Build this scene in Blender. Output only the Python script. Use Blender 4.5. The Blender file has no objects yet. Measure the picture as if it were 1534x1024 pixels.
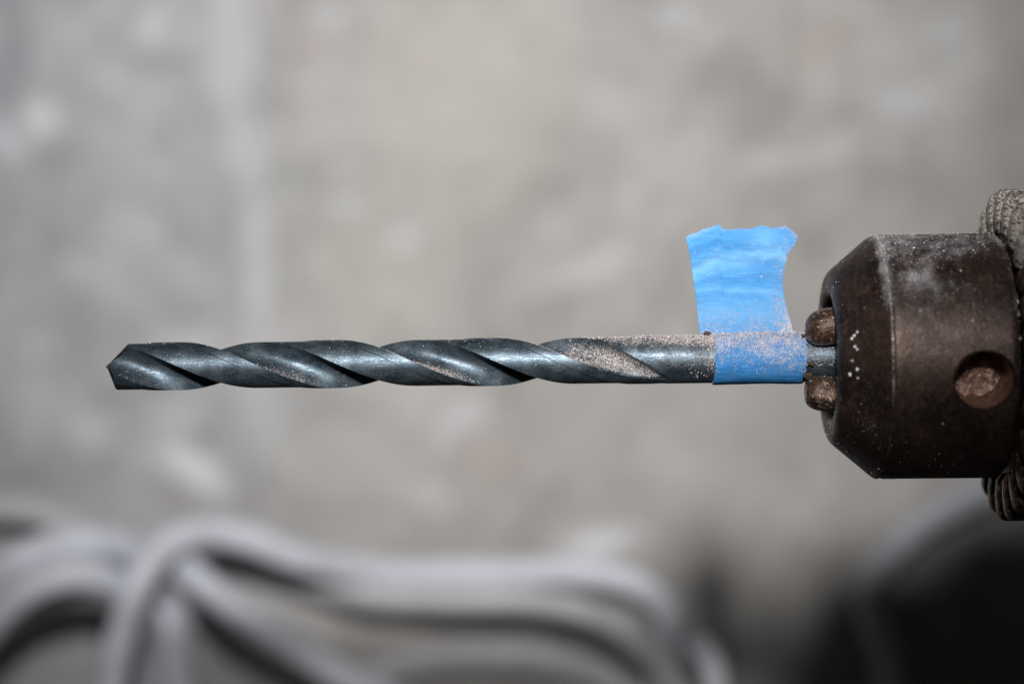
import bpy, bmesh, math, random
import numpy as np
from mathutils import Vector, Matrix

# ---------------------------------------------------------------- camera, world, flash, exposure
U = 1.0 / 8500.0          # one length unit of the measurements below, in metres
D = 3455.0                # camera to the drill axis
H0 = 0.162                # height of the optical axis above the ground (m)
WALL = 2550.0             # wall face behind the drill axis
scene = bpy.context.scene
COL = scene.collection
rng = np.random.default_rng(7)
random.seed(7)

cd = bpy.data.cameras.new('camera')
cam = bpy.data.objects.new('camera', cd)
COL.objects.link(cam)
cam.location = (0, -D * U, H0)
cam.rotation_euler = (math.radians(90), 0, 0)
cd.sensor_width = 22.2
cd.lens = 50.0
cd.clip_start = 0.01
cd.clip_end = 50
cd.dof.use_dof = True
cd.dof.focus_distance = (D - 34) * U
cd.dof.aperture_fstop = 3.9
cd.dof.aperture_blades = 0
scene.camera = cam

w = bpy.data.worlds.new('World')
scene.world = w
w.use_nodes = True
bgn = w.node_tree.nodes['Background']
bgn.inputs[0].default_value = (0.97, 0.92, 0.88, 1)
bgn.inputs[1].default_value = 0.012

fl = bpy.data.lights.new('camera_flash', 'SPOT')
fl.energy = 24.0
fl.color = (1.0, 0.985, 0.965)
fl.shadow_soft_size = 0.024
fl.spot_size = math.radians(38.5)
fl.spot_blend = 1.0
flash = bpy.data.objects.new('camera_flash', fl)
COL.objects.link(flash)
flash.location = (60 * U, (-D - 500) * U, H0 + 1290 * U)
_aim = Vector((-190 * U, WALL * U, H0 + 480 * U)) - flash.location
flash.rotation_euler = _aim.to_track_quat('-Z', 'Y').to_euler()

scene.view_settings.view_transform = 'Standard'
scene.view_settings.look = 'None'
scene.view_settings.exposure = 0
scene.view_settings.gamma = 1
scene.render.engine = 'CYCLES'
scene.cycles.use_denoising = True
scene.cycles.max_bounces = 6

# ---------------------------------------------------------------- helpers
def tag(o, label=None, cat=None, group=None, kind=None):
    if label: o['label'] = label
    if cat: o['category'] = cat
    if group: o['group'] = group
    if kind: o['kind'] = kind
    return o

def P(x, y, depth=0.0):
    """point at distance `depth` behind the drill axis whose measured offsets were x, y"""
    s = (D + depth) / D
    return Vector(((x - 767) * s * U, depth * U, H0 - (y - 512) * s * U))

def mesh_obj(name, verts, faces, mat, parent=None, smooth=35, attrs=None, matrix=None, fix=False):
    me = bpy.data.meshes.new(name)
    me.from_pydata([tuple(v) for v in verts], [], [tuple(int(i) for i in f) for f in faces])
    me.update()
    if fix:
        bm = bmesh.new(); bm.from_mesh(me); bmesh.ops.recalc_face_normals(bm, faces=bm.faces); bm.to_mesh(me); bm.free()
    if smooth is not None:
        me.polygons.foreach_set('use_smooth', [True] * len(me.polygons))
        me.set_sharp_from_angle(angle=math.radians(smooth))
    for k, v in (attrs or {}).items():
        set_attr(me, k, v)
    if mat: me.materials.append(mat)
    o = bpy.data.objects.new(name, me)
    COL.objects.link(o)
    if parent: o.parent = parent
    if matrix is not None: o.matrix_world = matrix
    return o

def set_attr(me, k, v):
    v = np.asarray(v, dtype=np.float32)
    if v.ndim == 1:
        a = me.attributes.new(k, 'FLOAT', 'POINT'); a.data.foreach_set('value', v)
    else:
        a = me.attributes.new(k, 'FLOAT_COLOR', 'POINT')
        a.data.foreach_set('color', np.concatenate([v, np.ones((len(v), 1), np.float32)], 1).ravel())

def empty(name, loc, parent=None):
    o = bpy.data.objects.new(name, None)
    COL.objects.link(o)
    o.location = loc
    o.empty_display_size = 0.01
    return o

def vnoise(x, y, seed):
    """smooth 2-D value noise, 0..1"""
    r = np.random.default_rng(seed).random((128, 128))
    xi = np.floor(x).astype(int); yi = np.floor(y).astype(int)
    fx = x - xi; fy = y - yi
    fx = fx * fx * (3 - 2 * fx); fy = fy * fy * (3 - 2 * fy)
    g = lambda a, b: r[a % 128, b % 128]
    return ((g(xi, yi) * (1 - fx) + g(xi + 1, yi) * fx) * (1 - fy)
            + (g(xi, yi + 1) * (1 - fx) + g(xi + 1, yi + 1) * fx) * fy)

def fbm(x, y, seed, octv=4):
    s = 0; a = 1; n = 0
    for k in range(octv):
        s = s + a * vnoise(x * 2 ** k + 17.3 * k, y * 2 ** k + 9.1 * k, seed + k); n += a; a *= .55
    return s / n

def sstep(a, b, x):
    t = np.clip((np.asarray(x, float) - a) / (b - a), 0, 1)
    return t * t * (3 - 2 * t)

def vnormals(me):
    n = np.empty(len(me.vertices) * 3, np.float32)
    me.vertex_normals.foreach_get('vector', n)
    return n.reshape(-1, 3)

def vcoords(me):
    n = np.empty(len(me.vertices) * 3, np.float32)
    me.vertices.foreach_get('co', n)
    return n.reshape(-1, 3)

# node helpers
class NT:
    def __init__(self, name):
        self.m = bpy.data.materials.new(name); self.m.use_nodes = True
        self.t = self.m.node_tree; self.b = self.t.nodes['Principled BSDF']
    def n(self, typ, **kw):
        nd = self.t.nodes.new(typ)
        for k, v in kw.items(): setattr(nd, k, v)
        return nd
    def link(self, a, b): self.t.links.new(a, b)
    def put(self, sock, v):
        if isinstance(v, bpy.types.NodeSocket): self.link(v, sock)
        elif hasattr(sock.default_value, '__len__') and not isinstance(v, (int, float)):
            v = tuple(v); sock.default_value = v if len(v) == len(sock.default_value) else v + (1,)
        else: sock.default_value = v
    def set(self, **kw):
        for k, v in kw.items(): self.put(self.b.inputs[k.replace('_', ' ')], v)
    def coord(self, scale=(1, 1, 1)):
        tc = self.n('ShaderNodeTexCoord'); mp = self.n('ShaderNodeMapping')
        self.link(tc.outputs['Object'], mp.inputs[0]); mp.inputs['Scale'].default_value = scale
        return mp.outputs[0]
    def noise(self, size, detail=3, rough=.55, stretch=(1, 1, 1), dist=0.0):
        """noise whose features measure about `size` units"""
        s = 1.0 / (size * U)
        nd = self.n('ShaderNodeTexNoise')
        self.link(self.coord(stretch), nd.inputs['Vector'])
        nd.inputs['Scale'].default_value = s; nd.inputs['Detail'].default_value = detail
        nd.inputs['Roughness'].default_value = rough; nd.inputs['Distortion'].default_value = dist
        return nd.outputs[0]
    def vor(self, size, feature='F1'):
        nd = self.n('ShaderNodeTexVoronoi', feature=feature)
        self.link(self.coord(), nd.inputs['Vector']); nd.inputs['Scale'].default_value = 1.0 / (size * U)
        return nd.outputs['Distance']
    def attr(self, name, color=False):
        nd = self.n('ShaderNodeAttribute', attribute_name=name)
        return nd.outputs['Color' if color else 'Fac']
    def math(self, op, a, b=0.0, c=0.0):
        nd = self.n('ShaderNodeMath', operation=op)
        for i, v in enumerate((a, b, c)):
            if i < len(nd.inputs): self.put(nd.inputs[i], v)
        return nd.outputs[0]
    def ramp(self, v, a, b, lo=0.0, hi=1.0):
        nd = self.n('ShaderNodeMapRange', interpolation_type='SMOOTHSTEP')
        for i, x in enumerate((v, a, b, lo, hi)): self.put(nd.inputs[i], x)
        return nd.outputs[0]
    def mix(self, f, a, b):
        nd = self.n('ShaderNodeMix', data_type='RGBA')
        self.put(nd.inputs[0], f); self.put(nd.inputs[6], a); self.put(nd.inputs[7], b)
        return nd.outputs[2]
    def bump(self, h, dist, strength=1.0, normal=None):
        nd = self.n('ShaderNodeBump')
        nd.inputs['Strength'].default_value = strength; nd.inputs['Distance'].default_value = dist * U
        self.link(h, nd.inputs['Height'])
        if normal is not None: self.link(normal, nd.inputs['Normal'])
        return nd.outputs[0]

# ---------------------------------------------------------------- materials
def mat_steel():
    n = NT('black_oxide_steel')
    a = n.noise(26, 4); b = n.noise(3.0, 3, .7); st = n.noise(2.6, 2, .6, (.12, 1, 1))
    base = n.mix(n.ramp(a, .35, .68), (.046, .068, .088), (.105, .137, .165))
    base = n.mix(n.ramp(b, .56, .74), base, (.26, .30, .33))
    base = n.mix(n.math('MULTIPLY', n.ramp(b, .44, .32), .5), base, (.035, .045, .055))
    rust = n.ramp(n.math('ADD', n.noise(9, 4, .65), n.attr('rust')), .98, 1.16)
    base = n.mix(rust, base, (.21, .085, .040))
    fine = n.math('MULTIPLY_ADD', n.noise(1.7, 2, .7), .85, n.math('MULTIPLY', n.noise(9, 3), .15))
    dust = n.ramp(n.math('ADD', fine, n.attr('dust')), .94, 1.10)
    dcol = n.mix(n.ramp(n.noise(2.3, 2, .7), .40, .60), (.22, .165, .15), (.60, .55, .545))
    base = n.mix(dust, base, dcol)
    dry = n.math('MAXIMUM', dust, rust)
    n.set(Base_Color=base, Metallic=n.math('MULTIPLY_ADD', dry, -.72, .72),
          Roughness=n.math('MULTIPLY_ADD', dry, .45, n.ramp(st, .3, .7, .38, .54)))
    h = n.math('ADD', n.math('MULTIPLY', b, .5), n.math('MULTIPLY', dust, .8))
    n.set(Normal=n.bump(h, .9, .55))
    return n.m

def mat_chuck():
    n = NT('brown_patina_steel')
    big = n.noise(70, 4, .6); mid = n.noise(13, 4, .65, (1, 1, 1), .5); fin = n.noise(3.4, 3, .7)
    base = n.mix(n.ramp(big, .35, .68), (.023, .0155, .0135), (.060, .037, .029))
    base = n.mix(n.math('MULTIPLY', n.ramp(mid, .52, .72), .65), base, (.115, .052, .032))
    base = n.mix(n.math('MULTIPLY', n.ramp(fin, .52, .68), .6), base, (.110, .090, .084))
    base = n.mix(n.ramp(fin, .42, .28), base, (.016, .012, .011))
    scr = n.noise(2.2, 2, .6, (1, .05, .05)); scr2 = n.noise(9, 3, .6, (1, .12, .12))
    base = n.mix(n.math('MULTIPLY', n.ramp(scr, .60, .72), .38), base, (.16, .135, .125))
    base = n.mix(n.math('MULTIPLY', n.ramp(scr2, .55, .75), .30), base, (.12, .076, .062))
    worn = n.ramp(n.math('ADD', n.noise(5, 3, .7), n.attr('worn')), 1.0, 1.2)
    base = n.mix(worn, base, (.34, .31, .295))
    rust = n.ramp(n.math('ADD', n.noise(10, 4, .65), n.attr('rust')), .95, 1.2)
    base = n.mix(rust, base, n.mix(n.noise(6, 3), (.10, .045, .02), (.27, .13, .062)))
    film = n.ramp(n.math('ADD', n.math('MULTIPLY_ADD', n.noise(2.6, 3, .7), .6, n.math('MULTIPLY', n.noise(20, 4, .65), .4)),
                         n.attr('dust')), .80, 1.30)
    film = n.math('MULTIPLY', film, .72)
    base = n.mix(film, base, (.31, .305, .325))
    spk = n.ramp(n.math('ADD', n.math('MULTIPLY', n.noise(2.0, 2, .6), 1.0), n.math('MULTIPLY', n.attr('dust'), .34)), .78, .86)
    base = n.mix(spk, base, (.60, .56, .54))
    dry = n.math('MAXIMUM', film, n.math('MAXIMUM', spk, n.math('MULTIPLY', rust, .7)))
    n.set(Base_Color=base, Metallic=n.math('MULTIPLY_ADD', dry, -.6, .6),
          Roughness=n.math('MULTIPLY_ADD', dry, .38, n.ramp(mid, .3, .7, .34, .54)))
    h = n.math('ADD', n.math('MULTIPLY', fin, .6), n.math('MULTIPLY_ADD', mid, .6, n.math('MULTIPLY', spk, .6)))
    n.set(Normal=n.bump(h, 1.6, .8))
    return n.m

def mat_rusty(name, lo, hi, dustc, worn=.0):
    n = NT(name)
    a = n.noise(12, 4, .65, (1, 1, 1), .6); b = n.noise(4, 3, .7)
    base = n.mix(n.ramp(a, .36, .66), lo, hi)
    base = n.mix(n.ramp(b, .45, .30), base, tuple(c * .35 for c in lo))
    base = n.mix(n.math('MULTIPLY', n.ramp(n.noise(7, 3, .6), .57, .68), worn), base, (.42, .38, .34))
    d = n.ramp(n.math('ADD', n.math('MULTIPLY_ADD', n.noise(3.4, 3, .7), .7, n.math('MULTIPLY', n.noise(16, 3), .3)), n.attr('dust')), .90, 1.08)
    base = n.mix(d, base, dustc)
    n.set(Base_Color=base, Metallic=n.math('MULTIPLY_ADD', d, -.4, .4),
          Roughness=n.math('MULTIPLY_ADD', d, .4, n.ramp(b, .3, .7, .28, .48)))
    h = n.math('ADD', n.math('MULTIPLY', a, 1.0), n.math('MULTIPLY_ADD', b, .7, n.math('MULTIPLY', d, .6)))
    n.set(Normal=n.bump(h, 2.2, .7))
    return n.m

def mat_tape():
    n = NT('blue_crepe_tape')
    crepe = n.noise(3.2, 3, .65, (.10, 1, 1)); wide = n.noise(20, 3, .5, (.22, 1, 1)); fib = n.noise(1.7, 3, .7)
    base = n.mix(n.ramp(wide, .3, .7), (.022, .185, .48), (.036, .24, .575))
    base = n.mix(n.math('MULTIPLY', n.ramp(crepe, .52, .74), .38), base, (.16, .43, .74))
    base = n.mix(n.math('MULTIPLY', n.ramp(crepe, .45, .28), .5), base, (.012, .10, .32))
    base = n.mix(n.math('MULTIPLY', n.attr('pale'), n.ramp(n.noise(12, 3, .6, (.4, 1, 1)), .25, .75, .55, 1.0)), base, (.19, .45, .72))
    fine = n.math('MULTIPLY_ADD', fib, .75, n.math('MULTIPLY', n.noise(14, 3), .25))
    dust = n.math('MULTIPLY', n.ramp(n.math('ADD', fine, n.attr('dust')), .90, 1.10), .8)
    base = n.mix(dust, base, n.mix(n.ramp(n.noise(2.6, 2, .7), .38, .60), (.42, .33, .33), (.72, .66, .67)))
    n.set(Base_Color=base, Roughness=.72)
    n.b.inputs['Specular IOR Level'].default_value = .3
    h = n.math('ADD', crepe, n.math('MULTIPLY_ADD', dust, .7, n.math('MULTIPLY', wide, .8)))
    n.set(Normal=n.bump(h, 1.5, .6))
    return n.m

def mat_grain():
    n = NT('masonry_dust')
    n.set(Base_Color=n.attr('tint', True), Roughness=.9)
    return n.m

def mat_wall():
    n = NT('stained_concrete')
    c = n.attr('stain_falloff', True)
    f = n.noise(30, 5, .65)
    c = n.mix(n.math('MULTIPLY', n.ramp(f, .4, .7), .22), c, (.62, .61, .59))
    c = n.mix(n.math('MULTIPLY', n.ramp(f, .46, .25), .25), c, (.15, .14, .13))
    n.set(Base_Color=c, Roughness=.9, Normal=n.bump(n.noise(60, 6, .6), 14, .35))
    return n.m

def mat_cable(name, col, dirt):
    n = NT(name)
    a = n.noise(70, 4, .6); b = n.noise(14, 4, .6)
    base = n.mix(n.ramp(a, .4, .75), col, dirt)
    base = n.mix(n.math('MULTIPLY', n.ramp(b, .52, .75), .5), base, (.52, .51, .50))
    n.set(Base_Color=base, Roughness=.6, Normal=n.bump(b, 2.0, .4))
    return n.m

def mat_ground():
    n = NT('dusty_concrete_ground')
    a = n.noise(400, 5, .6); b = n.noise(25, 4, .6)
    base = n.mix(a, (.20, .19, .18), (.34, .33, .31))
    base = n.mix(n.math('MULTIPLY', n.ramp(b, .5, .75), .4), base, (.45, .43, .41))
    n.set(Base_Color=base, Roughness=.95, Normal=n.bump(b, 6, .4))
    return n.m

M_STEEL, M_CHUCK, M_TAPE, M_GRAIN = mat_steel(), mat_chuck(), mat_tape(), mat_grain()
M_JAW = mat_rusty('worn_jaw_steel', (.036, .021, .014), (.12, .060, .032), (.50, .45, .42), .8)
M_GEAR = mat_rusty('dusty_gear_steel', (.034, .021, .015), (.17, .078, .036), (.50, .47, .44), .85)
M_HOLE = mat_rusty('rusty_hole_steel', (.11, .055, .034), (.30, .165, .115), (.52, .42, .39), .5)
M_GREY = mat_cable('pale_grey_rubber', (.70, .72, .80), (.57, .59, .65))
M_GREY2 = mat_cable('dusty_grey_rubber', (.58, .575, .60), (.45, .44, .46))

# ---------------------------------------------------------------- setting: wall and ground
def build_wall():
    k = (D + WALL) / D
    xs = np.arange(-3600, 3601, 20.0); zs = np.arange(-H0 / U, 2600, 20.0)
    X, Z = np.meshgrid(xs, zs)
    ix = 767 + X / k; iy = 512 - Z / k             # measured coordinates of each wall point
    f1 = fbm(X / 330, Z / 330, 3, 4); f2 = fbm(X / 135, Z / 135, 11, 3); f3 = fbm(X / 800, Z / 800, 21, 3)
    c = np.zeros(X.shape + (3,))
    c[:] = (.418, .402, .388)
    c *= (1 + .44 * (f1 - .5) + .40 * (f2 - .5) + .30 * (fbm(X / 62, Z / 62, 57, 2) - .5))[..., None]
    c *= (1 - .16 * sstep(100, -900, Z) * (.6 + .8 * f3))[..., None]  # colour darkened towards the bottom, standing in for the light's falloff
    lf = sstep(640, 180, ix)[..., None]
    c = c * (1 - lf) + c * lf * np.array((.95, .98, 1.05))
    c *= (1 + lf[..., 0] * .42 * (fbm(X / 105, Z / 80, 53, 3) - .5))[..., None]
    wob = 26 * (fbm(X / 90, Z / 90, 31, 3) - .5)
    def smear(cx, cy, rx, ry, ang, amt, col):
        a = math.radians(ang)
        dx = ix - cx + wob; dy = iy - cy + wob * .7
        u = (dx * math.cos(a) + dy * math.sin(a)) / rx; v = (-dx * math.sin(a) + dy * math.cos(a)) / ry
        m = min(1, amt * 1.2) * np.exp(-(u * u + v * v) ** 1.5)
        c[:] = c * (1 - m[..., None]) + np.array(col) * m[..., None]
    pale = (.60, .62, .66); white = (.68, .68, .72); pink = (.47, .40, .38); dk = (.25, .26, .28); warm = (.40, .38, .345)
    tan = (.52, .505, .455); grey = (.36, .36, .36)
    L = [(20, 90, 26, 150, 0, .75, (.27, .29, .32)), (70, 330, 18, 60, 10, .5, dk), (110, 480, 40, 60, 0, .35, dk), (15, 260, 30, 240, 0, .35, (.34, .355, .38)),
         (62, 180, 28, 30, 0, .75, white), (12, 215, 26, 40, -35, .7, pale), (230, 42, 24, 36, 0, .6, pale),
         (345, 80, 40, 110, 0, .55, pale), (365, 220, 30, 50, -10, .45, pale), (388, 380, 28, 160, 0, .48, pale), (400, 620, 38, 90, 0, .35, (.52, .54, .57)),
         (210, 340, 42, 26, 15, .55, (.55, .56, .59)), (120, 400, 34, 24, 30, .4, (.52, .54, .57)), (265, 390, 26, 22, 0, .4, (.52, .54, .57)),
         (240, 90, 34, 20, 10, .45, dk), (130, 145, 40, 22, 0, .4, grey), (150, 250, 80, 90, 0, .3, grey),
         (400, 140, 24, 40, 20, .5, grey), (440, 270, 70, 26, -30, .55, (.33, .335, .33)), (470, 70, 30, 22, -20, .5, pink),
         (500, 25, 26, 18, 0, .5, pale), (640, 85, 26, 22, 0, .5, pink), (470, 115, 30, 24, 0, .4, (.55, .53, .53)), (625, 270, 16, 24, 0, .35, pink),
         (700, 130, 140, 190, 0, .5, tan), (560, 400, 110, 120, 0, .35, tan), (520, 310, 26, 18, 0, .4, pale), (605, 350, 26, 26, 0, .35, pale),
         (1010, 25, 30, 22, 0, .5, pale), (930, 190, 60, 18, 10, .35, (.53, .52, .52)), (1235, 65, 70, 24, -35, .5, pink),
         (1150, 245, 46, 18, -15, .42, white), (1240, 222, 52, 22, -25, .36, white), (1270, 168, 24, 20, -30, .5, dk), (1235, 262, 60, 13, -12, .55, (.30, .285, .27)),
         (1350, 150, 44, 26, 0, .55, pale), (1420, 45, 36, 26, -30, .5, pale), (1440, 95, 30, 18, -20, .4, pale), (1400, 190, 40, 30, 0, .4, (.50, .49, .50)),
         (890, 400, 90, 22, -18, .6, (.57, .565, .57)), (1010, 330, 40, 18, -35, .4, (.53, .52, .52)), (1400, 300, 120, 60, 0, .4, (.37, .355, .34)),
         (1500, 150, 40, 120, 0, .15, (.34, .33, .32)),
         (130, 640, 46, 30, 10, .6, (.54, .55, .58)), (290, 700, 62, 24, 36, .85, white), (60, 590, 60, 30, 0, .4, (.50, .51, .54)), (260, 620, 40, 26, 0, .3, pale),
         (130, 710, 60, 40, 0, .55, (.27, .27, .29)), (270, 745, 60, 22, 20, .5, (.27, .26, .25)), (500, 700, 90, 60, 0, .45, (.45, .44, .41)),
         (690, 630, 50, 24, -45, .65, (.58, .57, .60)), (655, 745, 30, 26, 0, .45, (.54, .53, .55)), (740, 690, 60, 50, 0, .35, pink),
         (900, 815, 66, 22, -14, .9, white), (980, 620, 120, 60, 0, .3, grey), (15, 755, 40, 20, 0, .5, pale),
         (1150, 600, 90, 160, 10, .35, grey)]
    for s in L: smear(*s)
    rel = 34 * (fbm(X / 500, Z / 500, 41, 4) - .5) + 10 * (fbm(X / 70, Z / 70, 47, 3) - .5)
    nz, nx = X.shape
    v = np.stack([X * U, (WALL + rel) * U, Z * U + H0], -1).reshape(-1, 3)
    i = np.arange(nz * nx).reshape(nz, nx)
    f = np.stack([i[:-1, :-1], i[:-1, 1:], i[1:, 1:], i[1:, :-1]], -1).reshape(-1, 4)
    o = mesh_obj('wall', v, f, mat_wall(), attrs={'stain_falloff': np.clip(c, .04, .85).reshape(-1, 3)})
    tag(o, kind='structure')
    e = 12.0
    g = mesh_obj('ground', [(-e, -e, 0), (e, -e, 0), (e, WALL * U + .3, 0), (-e, WALL * U + .3, 0)], [(0, 1, 2, 3)], mat_ground())
    tag(g, kind='structure')
build_wall()

# ---------------------------------------------------------------- the common axis of bit, tape and chuck
TILT = 0.0133
AX = Matrix.Translation(P(767, 541.5)) @ Matrix.Rotation(-math.atan(TILT), 4, 'Y')
def axis_empty(name, x0, x1=None):
    o = bpy.data.objects.new(name, None)
    COL.objects.link(o)
    o.empty_display_size = .01
    o.matrix_world = AX @ Matrix.Translation(((x0 - 767) * U, 0, 0))
    o['x0'] = 0.0; del o['x0']
    return o
def loc(v, x0):
    """axis-frame units (x measured, y away, z up) -> metres about the empty at x0"""
    v = np.array(v, float)
    v[:, 0] -= x0
    return v * U

def grid_faces(nr, nc, wrap=True):
    i = np.arange(nr * nc).reshape(nr, nc)
    if wrap:
        j = np.roll(i, -1, 1)
        return np.stack([i[:-1], j[:-1], j[1:], i[1:]], -1).reshape(-1, 4)
    return np.stack([i[:-1, :-1], i[:-1, 1:], i[1:, 1:], i[1:, :-1]], -1).reshape(-1, 4)

OCT_V = np.array([(1, 0, 0), (-1, 0, 0), (0, 1, 0), (0, -1, 0), (0, 0, 1), (0, 0, -1)], float)
OCT_F = np.array([(0, 2, 4), (2, 1, 4), (1, 3, 4), (3, 0, 4), (2, 0, 5), (1, 2, 5), (3, 1, 5), (0, 3, 5)])
TINTS = np.array([(.66, .62, .62), (.74, .72, .73), (.52, .43, .40), (.34, .26, .24), (.62, .58, .59), (.60, .56, .58)])
def grains(name, src, count, prob, size, parent, tints=None, label=None):
    """loose dust grains lying on the surface of mesh object src; prob(co_units, normal, dustattr) -> 0..1"""
    me = src.data
    me.calc_loop_triangles()
    co = vcoords(me); nt = len(me.loop_triangles)
    tv = np.empty(nt * 3, np.int32); me.loop_triangles.foreach_get('vertices', tv); tv = tv.reshape(-1, 3)
    a, b, c = co[tv[:, 0]], co[tv[:, 1]], co[tv[:, 2]]
    nn = np.cross(b - a, c - a); ar = np.linalg.norm(nn, axis=1) + 1e-20; nn /= ar[:, None]
    d = np.empty(len(co), np.float32)
    if 'dust' in me.attributes: me.attributes['dust'].data.foreach_get('value', d)
    else: d[:] = .3
    cen = (a + b + c) / 3 / U
    p = ar * np.clip(prob(cen, nn, d[tv].mean(1)), 0, 1)
    if p.sum() <= 0: return
    pick = rng.choice(nt, count, p=p / p.sum())
    r = rng.random((count, 2)); fl_ = r.sum(1) > 1; r[fl_] = 1 - r[fl_]
    pos = a[pick] + (b - a)[pick] * r[:, :1] + (c - a)[pick] * r[:, 1:]
    s = size * rng.lognormal(0, .38, count)
    pos = pos + nn[pick] * (s * .35 * U)[:, None]
    sc = s[:, None, None] * U * rng.uniform(.6, 1.3, (count, 6, 1))
    q = rng.normal(size=(count, 4)); q /= np.linalg.norm(q, axis=1)[:, None]
    w_, x_, y_, z_ = q.T
    R = np.stack([np.stack([1 - 2 * (y_ ** 2 + z_ ** 2), 2 * (x_ * y_ - z_ * w_), 2 * (x_ * z_ + y_ * w_)], -1),
                  np.stack([2 * (x_ * y_ + z_ * w_), 1 - 2 * (x_ ** 2 + z_ ** 2), 2 * (y_ * z_ - x_ * w_)], -1),
                  np.stack([2 * (x_ * z_ - y_ * w_), 2 * (y_ * z_ + x_ * w_), 1 - 2 * (x_ ** 2 + y_ ** 2)], -1)], 1)
    V = np.einsum('nij,kj->nki', R, OCT_V) * sc + pos[:, None, :]
    F = OCT_F[None] + (np.arange(count) * 6)[:, None, None]
    tt = TINTS if tints is None else np.array(tints)
    col = tt[rng.choice(len(tt), count)] * rng.uniform(.8, 1.12, (count, 1))
    o = mesh_obj(name, V.reshape(-1, 3), F.reshape(-1, 3), M_GRAIN, parent, smooth=None,
                 attrs={'tint': np.repeat(np.clip(col, 0, .9), 6, 0)})
    o['kind'] = 'stuff'
    return o

# ---------------------------------------------------------------- drill bit
RB = 36.0
PITCH = 474.0
def bit_section(n_fl=30, n_la=16, n_ma=7):
    pts = []; al = []; lp = []
    p0 = np.array((1.0, 0)); p1 = np.array((.10, -.06)); p2 = np.array((-.16, .30)); p3 = np.array((0, .955))
    for k in range(n_fl):
        t = (k / n_fl)
        q = (1 - t) ** 3 * p0 + 3 * t * (1 - t) ** 2 * p1 + 3 * t * t * (1 - t) * p2 + t ** 3 * p3
        pts.append(q); al.append(-1 - t); lp.append(t)
    for k in range(n_la):
        a = math.radians(90 + (155 - 90) * k / (n_la - 1))
        r = .955 if k else .955
        pts.append(np.array((r * math.cos(a), r * math.sin(a)))); al.append(a); lp.append(2.0)
    for k in range(n_ma):
        a = math.radians(156.2 + (180 - 156.2) * k / n_ma)
        pts.append(np.array((math.cos(a), math.sin(a)))); al.append(a); lp.append(3.0)
    pts = np.array(pts)
    pts = np.concatenate([pts, -pts])
    return pts, np.array(lp + lp), len(lp)

def shank_dust(x, up, y):
    n = fbm(x / 18, (up * RB + y) / 14, 71, 3)
    return .30 + .12 * sstep(880, 1060, x) + .20 * sstep(.35, .98, up) + .05 * sstep(1045, 1066, x) - .20 * sstep(-.2, -.9, up) + .12 * (n - .5) - .24 * (x > 1190)

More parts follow.
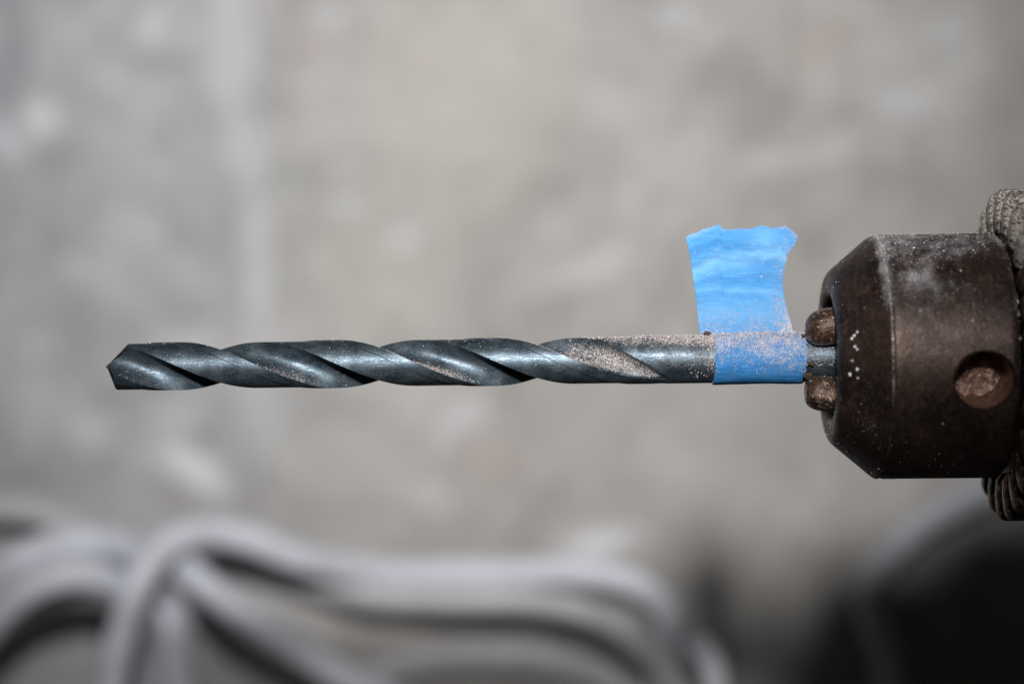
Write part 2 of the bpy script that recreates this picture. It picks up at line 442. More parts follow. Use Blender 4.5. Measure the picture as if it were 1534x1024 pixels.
def build_bit():
    X0 = 160.0
    root = axis_empty('drill_bit', X0)
    tag(root, 'dark blue-black twist drill bit pointing left, dusted with masonry powder', 'drill bit')
    pts, lp, half = bit_section()
    npt = len(pts)
    r0 = np.hypot(pts[:, 0], pts[:, 1])
    # relief of the conical point: the surface falls back from lip (0) to heel (1)
    rel = np.zeros(npt)
    for h in (0, half):
        for k in range(half):
            l = lp[h + k]
            if l < 1.5: rel[h + k] = l ** 1.2                       # flute: from lip 0 to heel 1
            else:
                a = math.atan2(pts[k, 1], pts[k, 0]) % math.pi if k else 0
                rel[h + k] = max(0, (math.pi - a) / (math.pi / 2)) if a > 0 else 0
    xs = np.concatenate([np.arange(0, 60, 2.0), np.arange(60, 835, 2.6), np.arange(835, 872, 2.0)])
    V = []; rec = []
    cot = 1 / math.tan(math.radians(62))
    tipoff = r0 * RB * cot + rel * r0 * 9.0 + 9.0 * r0 * np.sin(np.arctan2(pts[:, 1], pts[:, 0]) - 2 * math.pi * 30 / PITCH)
    tipoff = tipoff - tipoff.min() * 0
    for x in xs:
        fade = max(0.0, 1 - x / 64.0)
        xx = X0 + x + tipoff * fade
        # flute runs out towards the shank
        s = float(sstep(665, 868, x)) ** 1.25 * .80
        q = pts.copy()
        dirv = np.array((math.cos(math.pi / 4), math.sin(math.pi / 4)))
        flm = lp < 1.5
        sg = np.ones(npt); sg[half:] = -1
        q[flm] = q[flm] + s * dirv[None] * sg[flm][:, None]
        rr = np.hypot(q[:, 0], q[:, 1])
        grow = float(sstep(760, 868, x))
        lim = np.where(flm, 1.0, 1.0)
        rr2 = np.where(flm, np.minimum(rr, .955 + .045 * np.maximum(grow, sstep(.25, 0, lp))), rr + (1 - rr) * grow)
        rec.append(np.where(flm, np.clip(.955 - rr2, 0, 1), 0))
        ang = np.arctan2(q[:, 1], q[:, 0])
        phi = ang - 2 * math.pi * (xx - 152.0) / PITCH
        z = RB * rr2 * np.sin(phi); y = -RB * rr2 * np.cos(phi)
        V.append(np.stack([xx, y, z], -1))
    V = np.array(V)                                     # rows, npt, 3
    nr = len(xs)
    F = grid_faces(nr, npt)
    flat = V.reshape(-1, 3)
    body = mesh_obj('fluted_body', loc(flat, X0), F, M_STEEL, root, smooth=32, fix=True)
    nrm = vnormals(body.data)
    L = np.tile(lp, nr); XX = flat[:, 0]
    up = np.clip(nrm[:, 2], 0, 1)
    n1 = fbm(XX / 40, (flat[:, 2] + flat[:, 1]) / 25, 61, 3)
    REC = np.array(rec).ravel()
    infl = sstep(.01, .05, REC)
    d = .12 + .16 * up + .14 * (n1 - .5)
    lipdust = np.where(L < 1.5, sstep(.50, .0, L), 0) * np.clip(up + .35, 0, 1)
    d += .15 * lipdust * sstep(300, 460, XX) + .12 * lipdust
    d += .10 * sstep(520, 700, XX) * up
    d = d * np.where(L > 1.5, .9, 1)
    cyl = shank_dust(XX, flat[:, 2] / RB, flat[:, 1])
    kx = sstep(868, 930, XX) * (1 - infl)
    d = d * (1 - kx) + cyl * kx
    leaf = infl * sstep(815, 865, XX)
    d = d * (1 - leaf) + leaf * (.52 + .12 * (n1 - .5) - .13 * sstep(.60, .95, L))
    r_ = .20 + .10 * (n1 - .5) + .40 * sstep(.55, .95, L) * (L < 1.5) * leaf * sstep(900, 985, XX) + .14 * sstep(.55, .95, L) * (L < 1.5) * leaf
    set_attr(body.data, 'dust', np.clip(d, 0, .8)); set_attr(body.data, 'rust', r_)
    # the ground point
    ring = V[0]
    r1 = ring.copy(); k1 = .13
    r1[:, 1:] *= k1; r1[:, 0] = X0 + 1.5 + (ring[:, 0] - X0) * .05
    tip = np.array([[X0 - 2.6, 0, 1.5]])
    # chisel edge: widen the tip slightly
    cap = mesh_obj('cutting_point', loc(np.concatenate([ring, r1, tip]), X0),
                   [(2 * npt, npt + (k + 1) % npt, npt + k) for k in range(npt)] + [(npt + k, npt + (k + 1) % npt, (k + 1) % npt, k) for k in range(npt)], M_STEEL, root, smooth=25,
                   attrs={'dust': np.full(2 * npt + 1, .12), 'rust': np.full(2 * npt + 1, .2)})
    # shank
    ns = 96
    xs2 = np.concatenate([[1029.5], np.arange(1031, 1330, 3.0)])
    th = np.arange(ns) / ns * 2 * math.pi
    S = np.array([np.stack([np.full(ns, x), -RB * np.cos(th), RB * np.sin(th)], -1) for x in xs2])
    sv = S.reshape(-1, 3)
    nn = len(sv)
    sh = mesh_obj('shank', loc(np.concatenate([sv, [[1330, 0, 0]]]), X0),
                  list(grid_faces(len(xs2), ns)) + [((len(xs2) - 1) * ns + k, (len(xs2) - 1) * ns + (k + 1) % ns, nn) for k in range(ns)],
                  M_STEEL, root, smooth=40, fix=True)
    sv = np.concatenate([sv, [[1330, 0, 0]]])
    upz = sv[:, 2] / RB
    d = shank_dust(sv[:, 0], upz, sv[:, 1])
    set_attr(sh.data, 'dust', d); set_attr(sh.data, 'rust', np.full(len(sv), .2))
    def pb(c, n, dd):
        x = c[:, 0] + X0
        front = n[:, 1] < .5
        return front * (np.clip(dd - .22, 0, 1) ** 1.5 * 2 + .012 + .8 * (x > 860) * sstep(.8, 1, n[:, 2])) * (n[:, 2] > -.2)
    grains('dust', body, 2600, pb, .50, root)
    def ps(c, n, dd):
        x = c[:, 0] + X0
        return (x < 1068) * (.12 + sstep(.2, 1.0, n[:, 2]) + .25 * sstep(1050, 1067, x)) * (n[:, 2] > -.75) + (x > 1200) * (x < 1262) * (n[:, 2] > -.3) * (n[:, 1] < .2)
    grains('dust', sh, 1900, ps, .55, root)
    # flakes of rust and grit caught at the two edges of the tape
    mf = NT('rust_flake'); mf.set(Base_Color=mf.mix(mf.noise(3, 3), (.022, .016, .014), (.11, .055, .034)), Roughness=.85)
    for fx, fy, fz, fr in ((1059, -8, 38.5, 5.2), (1205, -38.5, -26, 6.5), (1211, -39, -9, 4.6), (1200, -30, 33, 3.2)):
        bm = bmesh.new(); bmesh.ops.create_icosphere(bm, subdivisions=2, radius=fr * U)
        for v in bm.verts: v.co = Vector((v.co.x * 1.25, v.co.y * .7, v.co.z * .85)) * random.uniform(.55, 1.15)
        me = bpy.data.meshes.new('rust_flake'); bm.to_mesh(me); bm.free(); me.materials.append(mf.m)
        o = bpy.data.objects.new('rust_flake', me); COL.objects.link(o); o.parent = root
        o.location = ((fx - X0) * U, fy * U, fz * U)
    return root
build_bit()

# ---------------------------------------------------------------- masking tape on the shank
def build_tape():
    X0 = 1136.0
    root = axis_empty('masking_tape', X0)
    tag(root, 'blue masking tape wrapped round the bit shank, torn end standing up like a flag', 'tape')
    ns = 128; th = np.arange(ns) / ns * 2 * math.pi
    xs = np.linspace(0, 1, 40)
    le = 1068 + 1.2 * np.sin(th * 2 + 1) + 1.0 * (vnoise(th * 9, th * 0 + 3, 5) - .5)
    ri = 1203 + 1.6 * np.sin(th + .6) + 1.6 * (vnoise(th * 12, th * 0 + 8, 6) - .5)
    rows = []
    r_in = RB + .15
    rows.append((le, np.full(ns, r_in)))
    for t in xs:
        rr = 38.5 + .5 * np.sin(th * 3 + 6 * t) + .5 * (vnoise(th * 10, np.full(ns, t * 6), 8) - .5) - .9 * (abs(t - .5) > .49)
        rows.append((le + (ri - le) * t, rr))
    rows.append((ri, np.full(ns, r_in)))
    V = np.array([np.stack([x, -r * np.cos(th), r * np.sin(th)], -1) for x, r in rows]).reshape(-1, 3)
    wrap = mesh_obj('wrap', loc(V, X0), grid_faces(len(rows), ns), M_TAPE, root, smooth=50, fix=True)
    up = V[:, 2] / 39.3
    n1 = fbm(V[:, 0] / 22, V[:, 2] / 14, 81, 3)
    d = .385 + .11 * sstep(-.5, .95, up) + .14 * (n1 - .5) + .05 * sstep(1120, 1200, V[:, 0]) - .10 * sstep(-.5, -.95, up)
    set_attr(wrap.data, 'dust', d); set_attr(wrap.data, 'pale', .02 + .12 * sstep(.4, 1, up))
    # flap: the two ends of the strip stuck back to back, standing up from the top of the wrap
    nu, nv = 120, 120
    us = np.linspace(0, 1, nu)            # along x
    vs = np.linspace(0, 1, nv)            # upwards
    zimg = lambda y: -(y - 537.0)
    yl = np.array([498, 470, 440, 410, 380, 352.]); xl = np.array([1050, 1047, 1045.5, 1042, 1038, 1032.])
    yr = np.array([498, 480, 460, 440, 420, 400, 380, 362, 352.]); xr = np.array([1190, 1186, 1181, 1178, 1177, 1180, 1186, 1198, 1203.])
    G = np.zeros((nv, nu, 3)); pale = np.zeros((nv, nu)); dust = np.zeros((nv, nu))
    top_x = np.array([0, .10, .16, .24, .30, .36, .44, .52, .60, .66, .72, .80, .86, .93, 1.0])
    top_y = np.array([352, 346, 341, 337, 336, 343, 342, 341, 340, 337.5, 338.5, 341, 338, 343, 353.])
    jag = 2.4 * (vnoise(us * 34, us * 0 + 2, 91) - .5) + 1.6 * (vnoise(us * 80, us * 0 + 5, 92) - .5)
    ty = np.interp(us, top_x, top_y) + jag
    for i, v in enumerate(vs):
        yb = 498.0
        y = yb + (ty - yb) * v
        xle = np.interp(-y, -yl, xl); xri = np.interp(-y, -yr, xr) + 1.5 * (vnoise(y / 6, y * 0 + 1, 95) - .5)
        x = xle + (xri - xle) * us
        s = v
        curl = 9 + 26 * s - 10 * np.sin(2 * math.pi * s * 1.15 + .6 + .8 * us) * s + 7 * np.sin(2.2 * us + .5) * s + 8 * (fbm(us * 3, np.full(nu, s * 5), 97, 3) - .5) * s
        crease = .7 * np.sin(s * 46 + 2.5 * us + 3 * vnoise(us * 3, np.full(nu, s * 4), 99)) * sstep(.05, .3, s)
        G[i] = np.stack([x, curl + crease, zimg(y)], -1)
        pale[i] = .20 + .55 * np.exp(-((s - .62 - .16 * us) / .09) ** 2) + .35 * np.exp(-((s - .43 + .05 * us) / .025) ** 2) + .75 * sstep(.93, 1.0, s) * sstep(.5, .05, us) + .4 * np.exp(-((s - .9) / .08) ** 2) * np.exp(-((us - .72) / .12) ** 2) + .35 * np.exp(-((s - .18) / .16) ** 2)  # the broad diagonal band paints the curl's highlight into the colour
        dust[i] = .32 + .12 * sstep(.45, 0, s) + .10 * sstep(.75, 1.0, us) + .10 * sstep(.96, 1, s)
    G2 = G.copy(); G2[..., 1] += 2.2
    V = np.concatenate([G.reshape(-1, 3), G2.reshape(-1, 3)])
    F = list(grid_faces(nv, nu, False)); n = nv * nu
    F += [tuple(np.array(f[::-1]) + n) for f in grid_faces(nv, nu, False)]
    bd = [i for i in range(nu)] + [(r + 1) * nu - 1 for r in range(1, nv)] + [n - 1 - i for i in range(1, nu)] + [r * nu for r in range(nv - 2, 0, -1)]
    for a, b in zip(bd, bd[1:] + bd[:1]): F.append((b, a, a + n, b + n))
    flap = mesh_obj('flap', loc(V, X0), F, M_TAPE, root, smooth=50,
                    attrs={'dust': np.tile(dust.ravel(), 2), 'pale': np.clip(np.tile(pale.ravel(), 2), 0, 1)})
    def pw(c, n, dd):
        return (n[:, 1] < .55) * (n[:, 2] > -.6) * (.22 + .7 * sstep(.0, .95, n[:, 2])) * np.clip(n[:, 2] + .7, 0, 1)
    grains('dust', wrap, 3000, pw, .55, root)
    grains('dust', flap, 320, lambda c, n, dd: (n[:, 1] < 0) * (.06 + sstep(.22, .6, dd)), .55, root)
    # torn fibres on the right edge of the flap
    return root
build_tape()

# ---------------------------------------------------------------- drill chuck
def lathe(profile, ns, closed=True):
    th = np.arange(ns) / ns * 2 * math.pi
    V = np.array([np.stack([np.full(ns, x), -r * np.cos(th), r * np.sin(th)], -1) for x, r in profile])
    F = grid_faces(len(profile), ns)
    if closed:
        a = (len(profile) - 1) * ns; k = np.arange(ns)
        F = np.concatenate([F, np.stack([a + k, a + (k + 1) % ns, (k + 1) % ns, k], -1)])
    return V.reshape(-1, 3), F

def dense(profile, step):
    out = [profile[0]]
    for (x0, r0), (x1, r1) in zip(profile, profile[1:]):
        n = max(1, int(math.hypot(x1 - x0, r1 - r0) / step))
        for k in range(1, n + 1): out.append((x0 + (x1 - x0) * k / n, r0 + (r1 - r0) * k / n))
    return out

def build_chuck():
    X0 = 1240.0
    root = axis_empty('drill_chuck', X0)
    tag(root, 'dark brown worn steel drill chuck with round key hole and white dust on top', 'drill chuck')
    prof = dense([(1320, 70), (1300, 84), (1256, 90), (1247, 92), (1243, 94.5), (1240.6, 98), (1239.6, 103), (1239.2, 116), (1240.2, 123), (1242.5, 127.5), (1246, 131.5),
                  (1297, 174.6), (1301, 177.8), (1304.5, 180.6), (1307, 182.2), (1309.5, 182.4), (1312, 181.3), (1315, 181.3), (1318, 182.5), (1478, 183.2), (1484, 182.3), (1488.5, 179.5), (1491, 175.5), (1492, 170),
                  (1492, 150), (1492, 60)], 4.2)[:-1]
    V, F = lathe(prof, 220)
    sl = mesh_obj('sleeve', loc(V, X0), F, M_CHUCK, root, smooth=None)
    # key hole cut through the side
    ph = math.radians(-10.8); xc = 1438.0; HR = 42.0
    dv = np.array((0, -math.cos(ph), math.sin(ph))); tv = np.array((0, math.sin(ph), math.cos(ph)))
    def hole_pts(radius, h, n=72):
        t = np.arange(n) / n * 2 * math.pi
        base = np.array((xc, 0, 0)) + dv * h
        return base + np.outer(np.cos(t) * radius, (1, 0, 0)) + np.outer(np.sin(t) * radius, tv)
    def hole_mesh(rows, cap0=False, cap1=False, n=72):
        v = np.concatenate([hole_pts(r, h, n) for r, h in rows])
        f = [tuple(q) for q in grid_faces(len(rows), n)]
        if cap0: f.append(tuple(range(n))[::-1])
        if cap1: f.append(tuple((len(rows) - 1) * n + k for k in range(n)))
        return v, f
    cv, cf = hole_mesh([(HR, 96), (HR, 172), (HR + .6, 175.5), (HR + 4.5, 184), (HR + 8, 192)], True, True)
    cut = mesh_obj('hole_cutter', loc(cv, X0), cf, None, root, smooth=None)
    bm = bmesh.new(); bm.from_mesh(cut.data); bmesh.ops.recalc_face_normals(bm, faces=bm.faces); bm.to_mesh(cut.data); bm.free()
    bm = bmesh.new(); bm.from_mesh(sl.data); bmesh.ops.recalc_face_normals(bm, faces=bm.faces); bm.to_mesh(sl.data); bm.free()
    md = sl.modifiers.new('hole', 'BOOLEAN'); md.object = cut; md.operation = 'DIFFERENCE'; md.solver = 'EXACT'
    bpy.context.view_layer.update()
    dg = bpy.context.evaluated_depsgraph_get()
    me = bpy.data.meshes.new_from_object(sl.evaluated_get(dg))
    sl.modifiers.clear()
    old = sl.data; sl.data = me; bpy.data.meshes.remove(old); me.name = 'sleeve'
    cm = cut.data; bpy.data.objects.remove(cut); bpy.data.meshes.remove(cm)
    me.polygons.foreach_set('use_smooth', [True] * len(me.polygons))
    me.set_sharp_from_angle(angle=math.radians(28))
    c = vcoords(me) / U; c[:, 0] += X0
    nr = vnormals(me)
    th = np.arctan2(c[:, 2], -c[:, 1]); rad = np.hypot(c[:, 1], c[:, 2]); x = c[:, 0]
    n1 = fbm(x / 45, th * 4, 101, 4); n2 = fbm(x / 14, th * 13, 111, 3)
    up = nr[:, 2]
    d = .13 + .44 * (n1 - .5) + .30 * (n2 - .5)
    d += .34 * sstep(.70, 1.0, up) * sstep(1285, 1300, x)                        # top of the sleeve
    d += .13 * sstep(.1, .8, up) * (x > 1300)
    d += .31 * np.exp(-((x - 1350) / 30) ** 2) * np.exp(-((th - .58) / .34) ** 2)  # hand-rubbed patch below the shoulder
    d += .30 * np.exp(-((x - 1306) / 9) ** 2) * sstep(-.1, .7, th)                # shoulder line
    d += .34 * np.exp(-((x - 1488) / 6) ** 2) * sstep(-.9, .4, th)                # rear rim
    d += .36 * np.exp(-((x - 1366) / 22) ** 2) * np.exp(-((th + .98) / .13) ** 2)
    d += .16 * np.exp(-((x - 1275) / 25) ** 2) * np.exp(-((th + .55) / .3) ** 2)
    d += .16 * (rad < 130) * (x < 1243) * (.2 + n2)
    d += .16 * np.exp(-((x - 1478) / 22) ** 2) * np.exp(-((th + .75) / .3) ** 2)
    d -= .25 * sstep(-.5, -.95, up) * (x > 1250)
    ru = .22 + .22 * (fbm(x / 30, th * 6, 121, 3) - .5) + .10 * (x < 1300)
    hd = np.hypot(x - xc, rad * np.sin(th - ph)); front = np.cos(th) > 0
    ru += front * .4 * sstep(46, 42, hd)
    worn_glint = ((.42 + .5 * fbm(x / 30, th * 5, 141, 3)) * np.exp(-((x - 1308.5) / 2.4) ** 2) + .50 * np.exp(-((x - 1243) / 2.5) ** 2) * (rad > 120) + .45 * np.exp(-((x - 1488) / 3) ** 2)  # worn edges; the shoulder line also paints in its bright glint
          + .42 * np.exp(-((hd - 45) / 2.2) ** 2) * front)
    set_attr(me, 'dust', d); set_attr(me, 'rust', ru); set_attr(me, 'worn', worn_glint)
    # the hole's inside
    kv, kf = hole_mesh([(41.2, 177.5), (41.2, 150), (41, 118), (39, 108)], n=72)
    nb = len(kv)
    rows = []
    for q in (34, 27, 20, 13, 6):
        p = hole_pts(q, 106, 72)
        p += dv * (3.0 * (vnoise(p[:, 0] / 8, p[:, 2] / 8, 131)[:, None] - .5) * 2 + (34 - q) * .10)
        rows.append(p)
    kv = np.concatenate([kv] + rows + [np.array([(xc, 0, 0)]) + dv * 108])
    for r in range(5):
        a = nb - 72 + r * 72
        for k in range(72): kf.append((a + k, a + (k + 1) % 72, a + 72 + (k + 1) % 72, a + 72 + k))
    a = len(kv) - 1 - 72
    for k in range(72): kf.append((a + k, a + (k + 1) % 72, len(kv) - 1))
    dd = np.where(np.arange(len(kv)) >= nb - 72, .40, .12)
    mesh_obj('key_hole', loc(kv, X0), kf, M_HOLE, root, smooth=40, attrs={'dust': dd})
    # three jaws
    for ang, rc, rj, nose, tw in ((50, 57, 27.5, 0, .1), (-66, 56.5, 25.0, 1, .4), (171, 57, 26, 0, .2)):
        a = math.radians(ang)
        ev = np.array((0, -math.cos(a), math.sin(a)))            # outward
        tg = np.array((0, math.sin(a), math.cos(a)))
        rows = []; ns = 40
        pr = ([(0, .34), (1.2, .50), (4, .66), (8, .80), (13, .90), (20, .97), (30, 1), (48, 1.0), (64, 1.0), (110, 1.0)] if nose == 0 else
              [(0, .52), (1.2, .68), (4, .80), (9, .90), (12, .95), (16, .985), (30, 1), (48, 1), (64, 1.0), (110, 1.0)])
        for dx, f in pr:
            t = np.arange(ns) / ns * 2 * math.pi + tw
            ct, st = np.cos(t), np.sin(t)
            if nose:                                              # worn flats: squarish section
                m = np.maximum(abs(ct), abs(st)) ** .45
                ct, st = ct / m * .97, st / m * .97
            oc = ct * rj * f + rc + dx * .16 - 2
            oc = np.maximum(oc, RB + .6)
            rows.append(np.array((1203.0 + dx, 0, 0)) + np.outer(oc, ev) + np.outer(st * rj * f, tg))
        v = np.concatenate(rows)
        f = [tuple(q) for q in grid_faces(len(rows), ns)] + [tuple(range(ns))[::-1], tuple((len(rows) - 1) * ns + k for k in range(ns))]
        j = mesh_obj('jaw', loc(v, X0), f, M_JAW, root, smooth=42, fix=True)
        nr = vnormals(j.data)
        set_attr(j.data, 'dust', .14 + .26 * sstep(.55, 1, nr[:, 2]) + .16 * sstep(-.3, -1, nr[:, 0]))
        if ang != 171:
            grains('dust', j, 150, lambda c, n, dd: (n[:, 1] < .4) * (c[:, 0] < 14) * (.06 + sstep(.5, 1, n[:, 2]) + .3 * (c[:, 0] < -31)), .42, root, tints=[(.45, .40, .38), (.55, .5, .49)])
    # toothed ring behind the sleeve; unseen rear cylinder added to shadow the lower right
    gp = [(1500, 150), (1500, 176), (1507, 184), (1515, 192), (1518, 224), (1521, 230), (1526, 233), (1560, 234), (1562, 248), (1690, 250), (1700, 244), (1700, 150)]
    V, F = lathe(gp, 144)
    ring = mesh_obj('gear_ring_extended', loc(V, X0), F, M_GEAR, root, smooth=35)
    upz = V[:, 2] / 240
    set_attr(ring.data, 'dust', .12 + .40 * sstep(.2, .9, upz))
    NTH = 26
    tm = None
    for k in range(NTH):
        a = 2 * math.pi * k / NTH + .05
        if tm is None:
            # one tooth in local axes: x along the chuck axis, z radial, y tangential
            rws = []
            for r, wb, wt, xt in ((179, 10.5, 5, 1499), (188, 12, 7, 1492), (212, 14.5, 8.2, 1490.5), (234, 16.6, 9.4, 1492), (243, 17.2, 9.6, 1495), (247.6, 17.2, 9.6, 1500)):
                xb = 1522.0
                rws.append([(xb, -wb, r - 2), (xt + 6, -wb * .93, r), (xt + 1.4, -wt - 1.2, r), (xt, -wt * .5, r), (xt, wt * .5, r), (xt + 1.4, wt + 1.2, r), (xt + 6, wb * .93, r), (xb, wb, r - 2)])
            wb, wt = 17.2, 9.6
            rws.append([(1561, -wb, 236), (1561, -wb * .93, 241), (1561, -wt - 1.2, 247), (1561, -wt * .5, 247.8), (1561, wt * .5, 247.8), (1561, wt + 1.2, 247), (1561, wb * .93, 241), (1561, wb, 236)])
            v = np.array(rws).reshape(-1, 3)
            f = [tuple(q) for q in grid_faces(len(rws), 8)] + [tuple(range(8))[::-1], tuple((len(rws) - 1) * 8 + i for i in range(8))]
            o = mesh_obj('tooth', loc(v, X0), f, M_GEAR, ring, smooth=12)
            bm = bmesh.new(); bm.from_mesh(o.data); bmesh.ops.recalc_face_normals(bm, faces=bm.faces); bm.to_mesh(o.data); bm.free()
            tm = o.data
            variants = []
            for vi in range(5):                      # dust load by height on the ring: five shared meshes
                m2 = tm.copy(); m2.name = 'tooth'
                set_attr(m2, 'dust', np.full(len(m2.vertices), (.0, .05, .16, .34, .50)[vi])); variants.append(m2)
        else:
            o = bpy.data.objects.new('tooth', tm); COL.objects.link(o); o.parent = ring
        o.rotation_euler = (a, 0, 0)
        up = math.cos(a)
        o.data = variants[int(np.clip((up + .6) / 1.6 * 5 + random.uniform(-.4, .4), 0, 4))]
    # loose powder and mortar spatter on the sleeve
    def pc(c, n, dd):
        return (n[:, 1] < .25) * (np.clip(dd - .16, 0, 1) ** 1.4 + .008)
    grains('dust', sl, 2600, pc, .48, root, tints=[(.62, .60, .60), (.5, .47, .46), (.7, .68, .68)])
    # bigger white spots
    spots = [(1283, 497, 3.6), (1279, 503, 3), (1275, 507, 2.4), (1281, 520, 3.2), (1285, 522, 2), (1276, 540, 2), (1270, 536, 1.8), (1304, 517, 2.4), (1279, 556, 4.6), (1274, 560, 4.2),
             (1268, 559, 2.4), (1284, 552, 3.0), (1284, 566, 2.2), (1305, 562, 2), (1272, 541, 2), (1296, 527, 1.6), (1283, 631, 1.8),
             (1325, 368, 2.6), (1372, 372, 2.6), (1385, 365, 2), (1360, 366, 1.6), (1415, 376, 1.8), (1458, 374, 2), (1441, 404, 1.6), (1507, 402, 2.6), (1530, 452, 3), (1527, 470, 3), (1513, 468, 2.6), (1527, 505, 4.6), (1530, 507, 3.6), (1460, 478, 1.5), (1497, 362, 1.5)]
    Vs = []; Fs = []
    for (sx, sy, sr) in spots:
        # find the surface point: solve along the view direction on cone / cylinder
        A = np.stack([x, c[:, 1], c[:, 2]], -1)
        k = D / (D + A[:, 1])
        axz = 541.5 - TILT * (A[:, 0] - 767)
        px = 767 + (A[:, 0] - 767) * k; py = 512 + ((axz - 512) - A[:, 2]) * k
        e = (px - sx) ** 2 + (py - sy) ** 2 + np.where(A[:, 1] > -20, 1e6, 0)
        i = int(np.argmin(e))
        pn = vnormals(me)[i]
        t1 = np.cross(pn, (1, 0, 0.2)); t1 /= np.linalg.norm(t1); t2 = np.cross(pn, t1)
        m = 12; b0 = len(Vs)
        an = np.arange(m) / m * 2 * math.pi
        rr = sr * rng.uniform(.55, 1.2, m)
        ctr = A[i] + np.array((rng.uniform(-1, 1), 0, 0))
        for q in range(m): Vs.append(ctr - pn * .4 + (t1 * math.cos(an[q]) + t2 * math.sin(an[q])) * rr[q])
        for q in range(m): Vs.append(ctr + pn * .5 * min(1.3, sr * .4) + (t1 * math.cos(an[q]) + t2 * math.sin(an[q])) * rr[q] * .62)
        Vs.append(ctr + pn * .75 * min(1.3, sr * .4))
        for q in range(m):
            Fs.append((b0 + q, b0 + (q + 1) % m, b0 + m + (q + 1) % m, b0 + m + q)); Fs.append((b0 + m + q, b0 + m + (q + 1) % m, b0 + 2 * m))
    o = mesh_obj('mortar_spatter', loc(np.array(Vs), X0), Fs, M_GRAIN, root, smooth=80,
                 attrs={'tint': np.tile(np.array([(.74, .74, .76)]), (len(Vs), 1))})
    o['kind'] = 'stuff'
    return root
build_chuck()

# ---------------------------------------------------------------- cables in front of the wall, far out of focus
def tube(name, pts, rad, mat, ns=18, step=10):
    p = [np.array(P(x, y, d)) / U for x, y, d in pts]
    p = [2 * p[0] - p[1]] + p + [2 * p[-1] - p[-2]]
    out = []
    for i in range(1, len(p) - 2):
        n = max(4, int(np.linalg.norm(p[i + 1] - p[i]) / (step * 3)))
        for k in range(n):
            t = k / n
            out.append(.5 * ((2 * p[i]) + (-p[i - 1] + p[i + 1]) * t + (2 * p[i - 1] - 5 * p[i] + 4 * p[i + 1] - p[i + 2]) * t * t
                             + (-p[i - 1] + 3 * p[i] - 3 * p[i + 1] + p[i + 2]) * t ** 3))
    out.append(p[-2]); out = np.array(out)
    T = np.gradient(out, axis=0); T /= np.linalg.norm(T, axis=1)[:, None]
    nrm = np.cross(T[0], (0, 1, 0)); nrm /= np.linalg.norm(nrm)
    V = []; th = np.arange(ns) / ns * 2 * math.pi
    for i in range(len(out)):
        nrm = nrm - T[i] * nrm.dot(T[i]); nrm /= np.linalg.norm(nrm); bn = np.cross(T[i], nrm)
        V.append(out[i] + rad * (np.outer(np.cos(th), nrm) + np.outer(np.sin(th), bn)))
    V = np.array(V).reshape(-1, 3); nr = len(out)
    F = [tuple(f) for f in grid_faces(nr, ns)] + [tuple(range(ns))[::-1], tuple((nr - 1) * ns + k for k in range(ns))]
    base = np.array([V[:, 0].mean(), V[:, 1].mean(), V[:, 2].min()])
    return mesh_obj(name, (V - base) * U, F, mat, matrix=Matrix.Translation(Vector(base * U)))

W = WALL
GRP = 'grey cables piled at the foot of the wall'
def cable(label, pts, rad, mat):
    return tag(tube('cable', pts, rad, mat), label, 'cable', GRP)
cable('pale grey cable looping in a wide ring round the dark opening at the lower left',
      [(-150, 1320, W - 60), (-130, 1120, W - 240), (-110, 1010, W - 340), (-60, 910, W - 430), (10, 848, W - 500), (80, 818, W - 500), (150, 812, W - 450), (215, 835, W - 330), (262, 895, W - 220), (266, 980, W - 120), (268, 1090, W - 80), (270, 1300, W - 60)], 42, M_GREY)
cable('pale grey cable forming the inner rim of the ring, bordering the dark opening',
      [(-120, 1310, W - 60), (-90, 1140, W - 250), (-70, 1040, W - 380), (-25, 946, W - 540), (35, 886, W - 590), (100, 860, W - 590), (160, 868, W - 540), (205, 910, W - 380), (225, 980, W - 230), (230, 1110, W - 130), (232, 1300, W - 60)], 42, M_GREY)
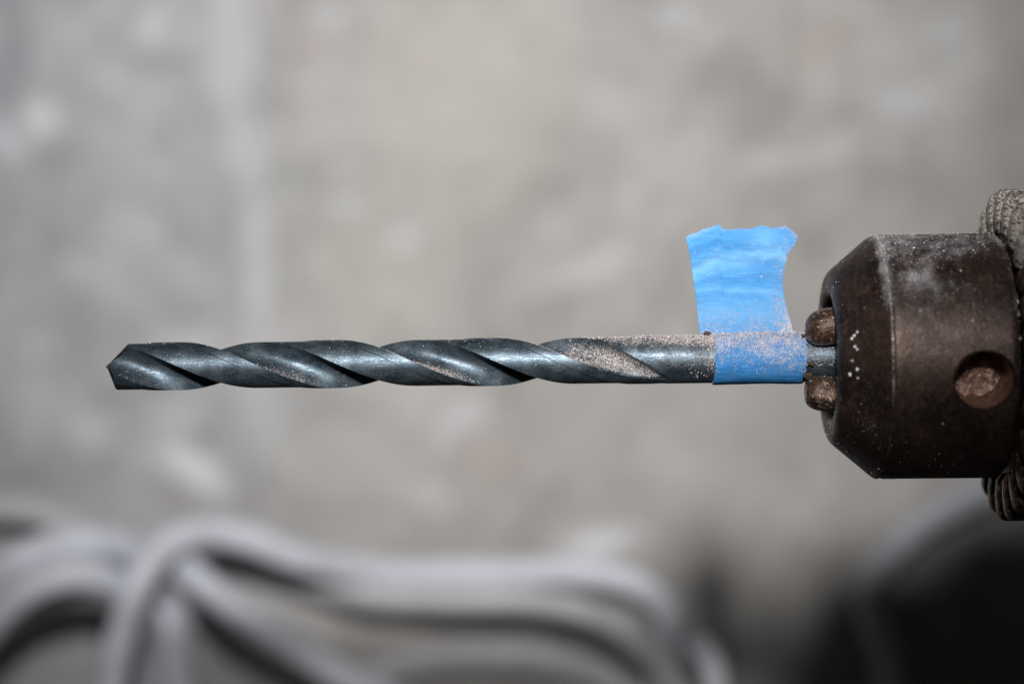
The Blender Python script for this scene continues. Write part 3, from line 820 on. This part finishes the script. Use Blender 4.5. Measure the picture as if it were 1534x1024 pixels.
cable('pale grey cable rising upright from the bottom, bending right and running level along the wall',
      [(150, 1310, W - 200), (160, 1150, W - 480), (166, 1030, W - 560), (184, 945, W - 580), (212, 862, W - 560), (255, 812, W - 500), (310, 796, W - 420), (370, 806, W - 370), (440, 832, W - 320), (540, 852, W - 210), (700, 858, W - 130), (850, 856, W - 130), (940, 868, W - 150), (985, 895, W - 160), (1004, 930, W - 160), (1000, 980, W - 120), (985, 1120, W - 90), (980, 1300, W - 60)], 38, M_GREY)
cable('straight pale grey cable slanting down to the right from the ring of cable',
      [(225, 805, W - 200), (275, 850, W - 380), (340, 902, W - 470), (420, 954, W - 480), (500, 1004, W - 460), (600, 1060, W - 330), (700, 1130, W - 250), (860, 1310, W - 100)], 39, M_GREY)
cable('dusty darker grey cable curving down under the level run, brown shadow beneath it',
      [(395, 842, W - 90), (470, 872, W - 110), (560, 893, W - 190), (680, 898, W - 230), (790, 900, W - 240), (880, 918, W - 240), (950, 958, W - 230), (1000, 1010, W - 210), (1035, 1090, W - 170), (1060, 1310, W - 80)], 36, M_GREY2)
cable('short upright stub of bluish grey cable alone at the bottom right of the pile',
      [(1040, 958, W - 420), (1062, 985, W - 460), (1072, 1030, W - 480), (1085, 1120, W - 420), (1100, 1310, W - 200)], 32, M_GREY)
cable('bluish grey cable arching down from the right edge beneath the chuck, half in shadow',
      [(1760, 745, W - 60), (1640, 716, W - 60), (1530, 722, W - 60), (1466, 742, W - 60), (1408, 770, W - 60), (1355, 808, W - 60), (1312, 860, W - 55), (1306, 915, W - 55), (1330, 990, W - 55), (1350, 1130, W - 55), (1355, 1310, W - 55)], 40, M_GREY)
cable('pale cable slanting in from the left edge above the ring, over a small dark gap',
      [(-260, 800, W - 150), (-120, 770, W - 170), (-40, 762, W - 180), (30, 764, W - 170), (95, 782, W - 120), (150, 815, W - 70), (200, 870, W - 55), (232, 940, W - 50), (245, 1060, W - 50), (250, 1310, W - 50)], 34, M_GREY2)
cable('bluish grey cable hanging upright just right of the crossing strand, lower left',
      [(238, 850, W - 120), (246, 900, W - 200), (254, 960, W - 240), (266, 1040, W - 240), (280, 1150, W - 180), (290, 1310, W - 80)], 36, M_GREY)
cable('dull grey cable running level along the very bottom, below the brown shadow',
      [(520, 1030, W - 60), (590, 1000, W - 70), (680, 984, W - 80), (780, 984, W - 80), (870, 1000, W - 80), (940, 1040, W - 70), (980, 1110, W - 60), (1000, 1310, W - 50)], 40, M_GREY2)
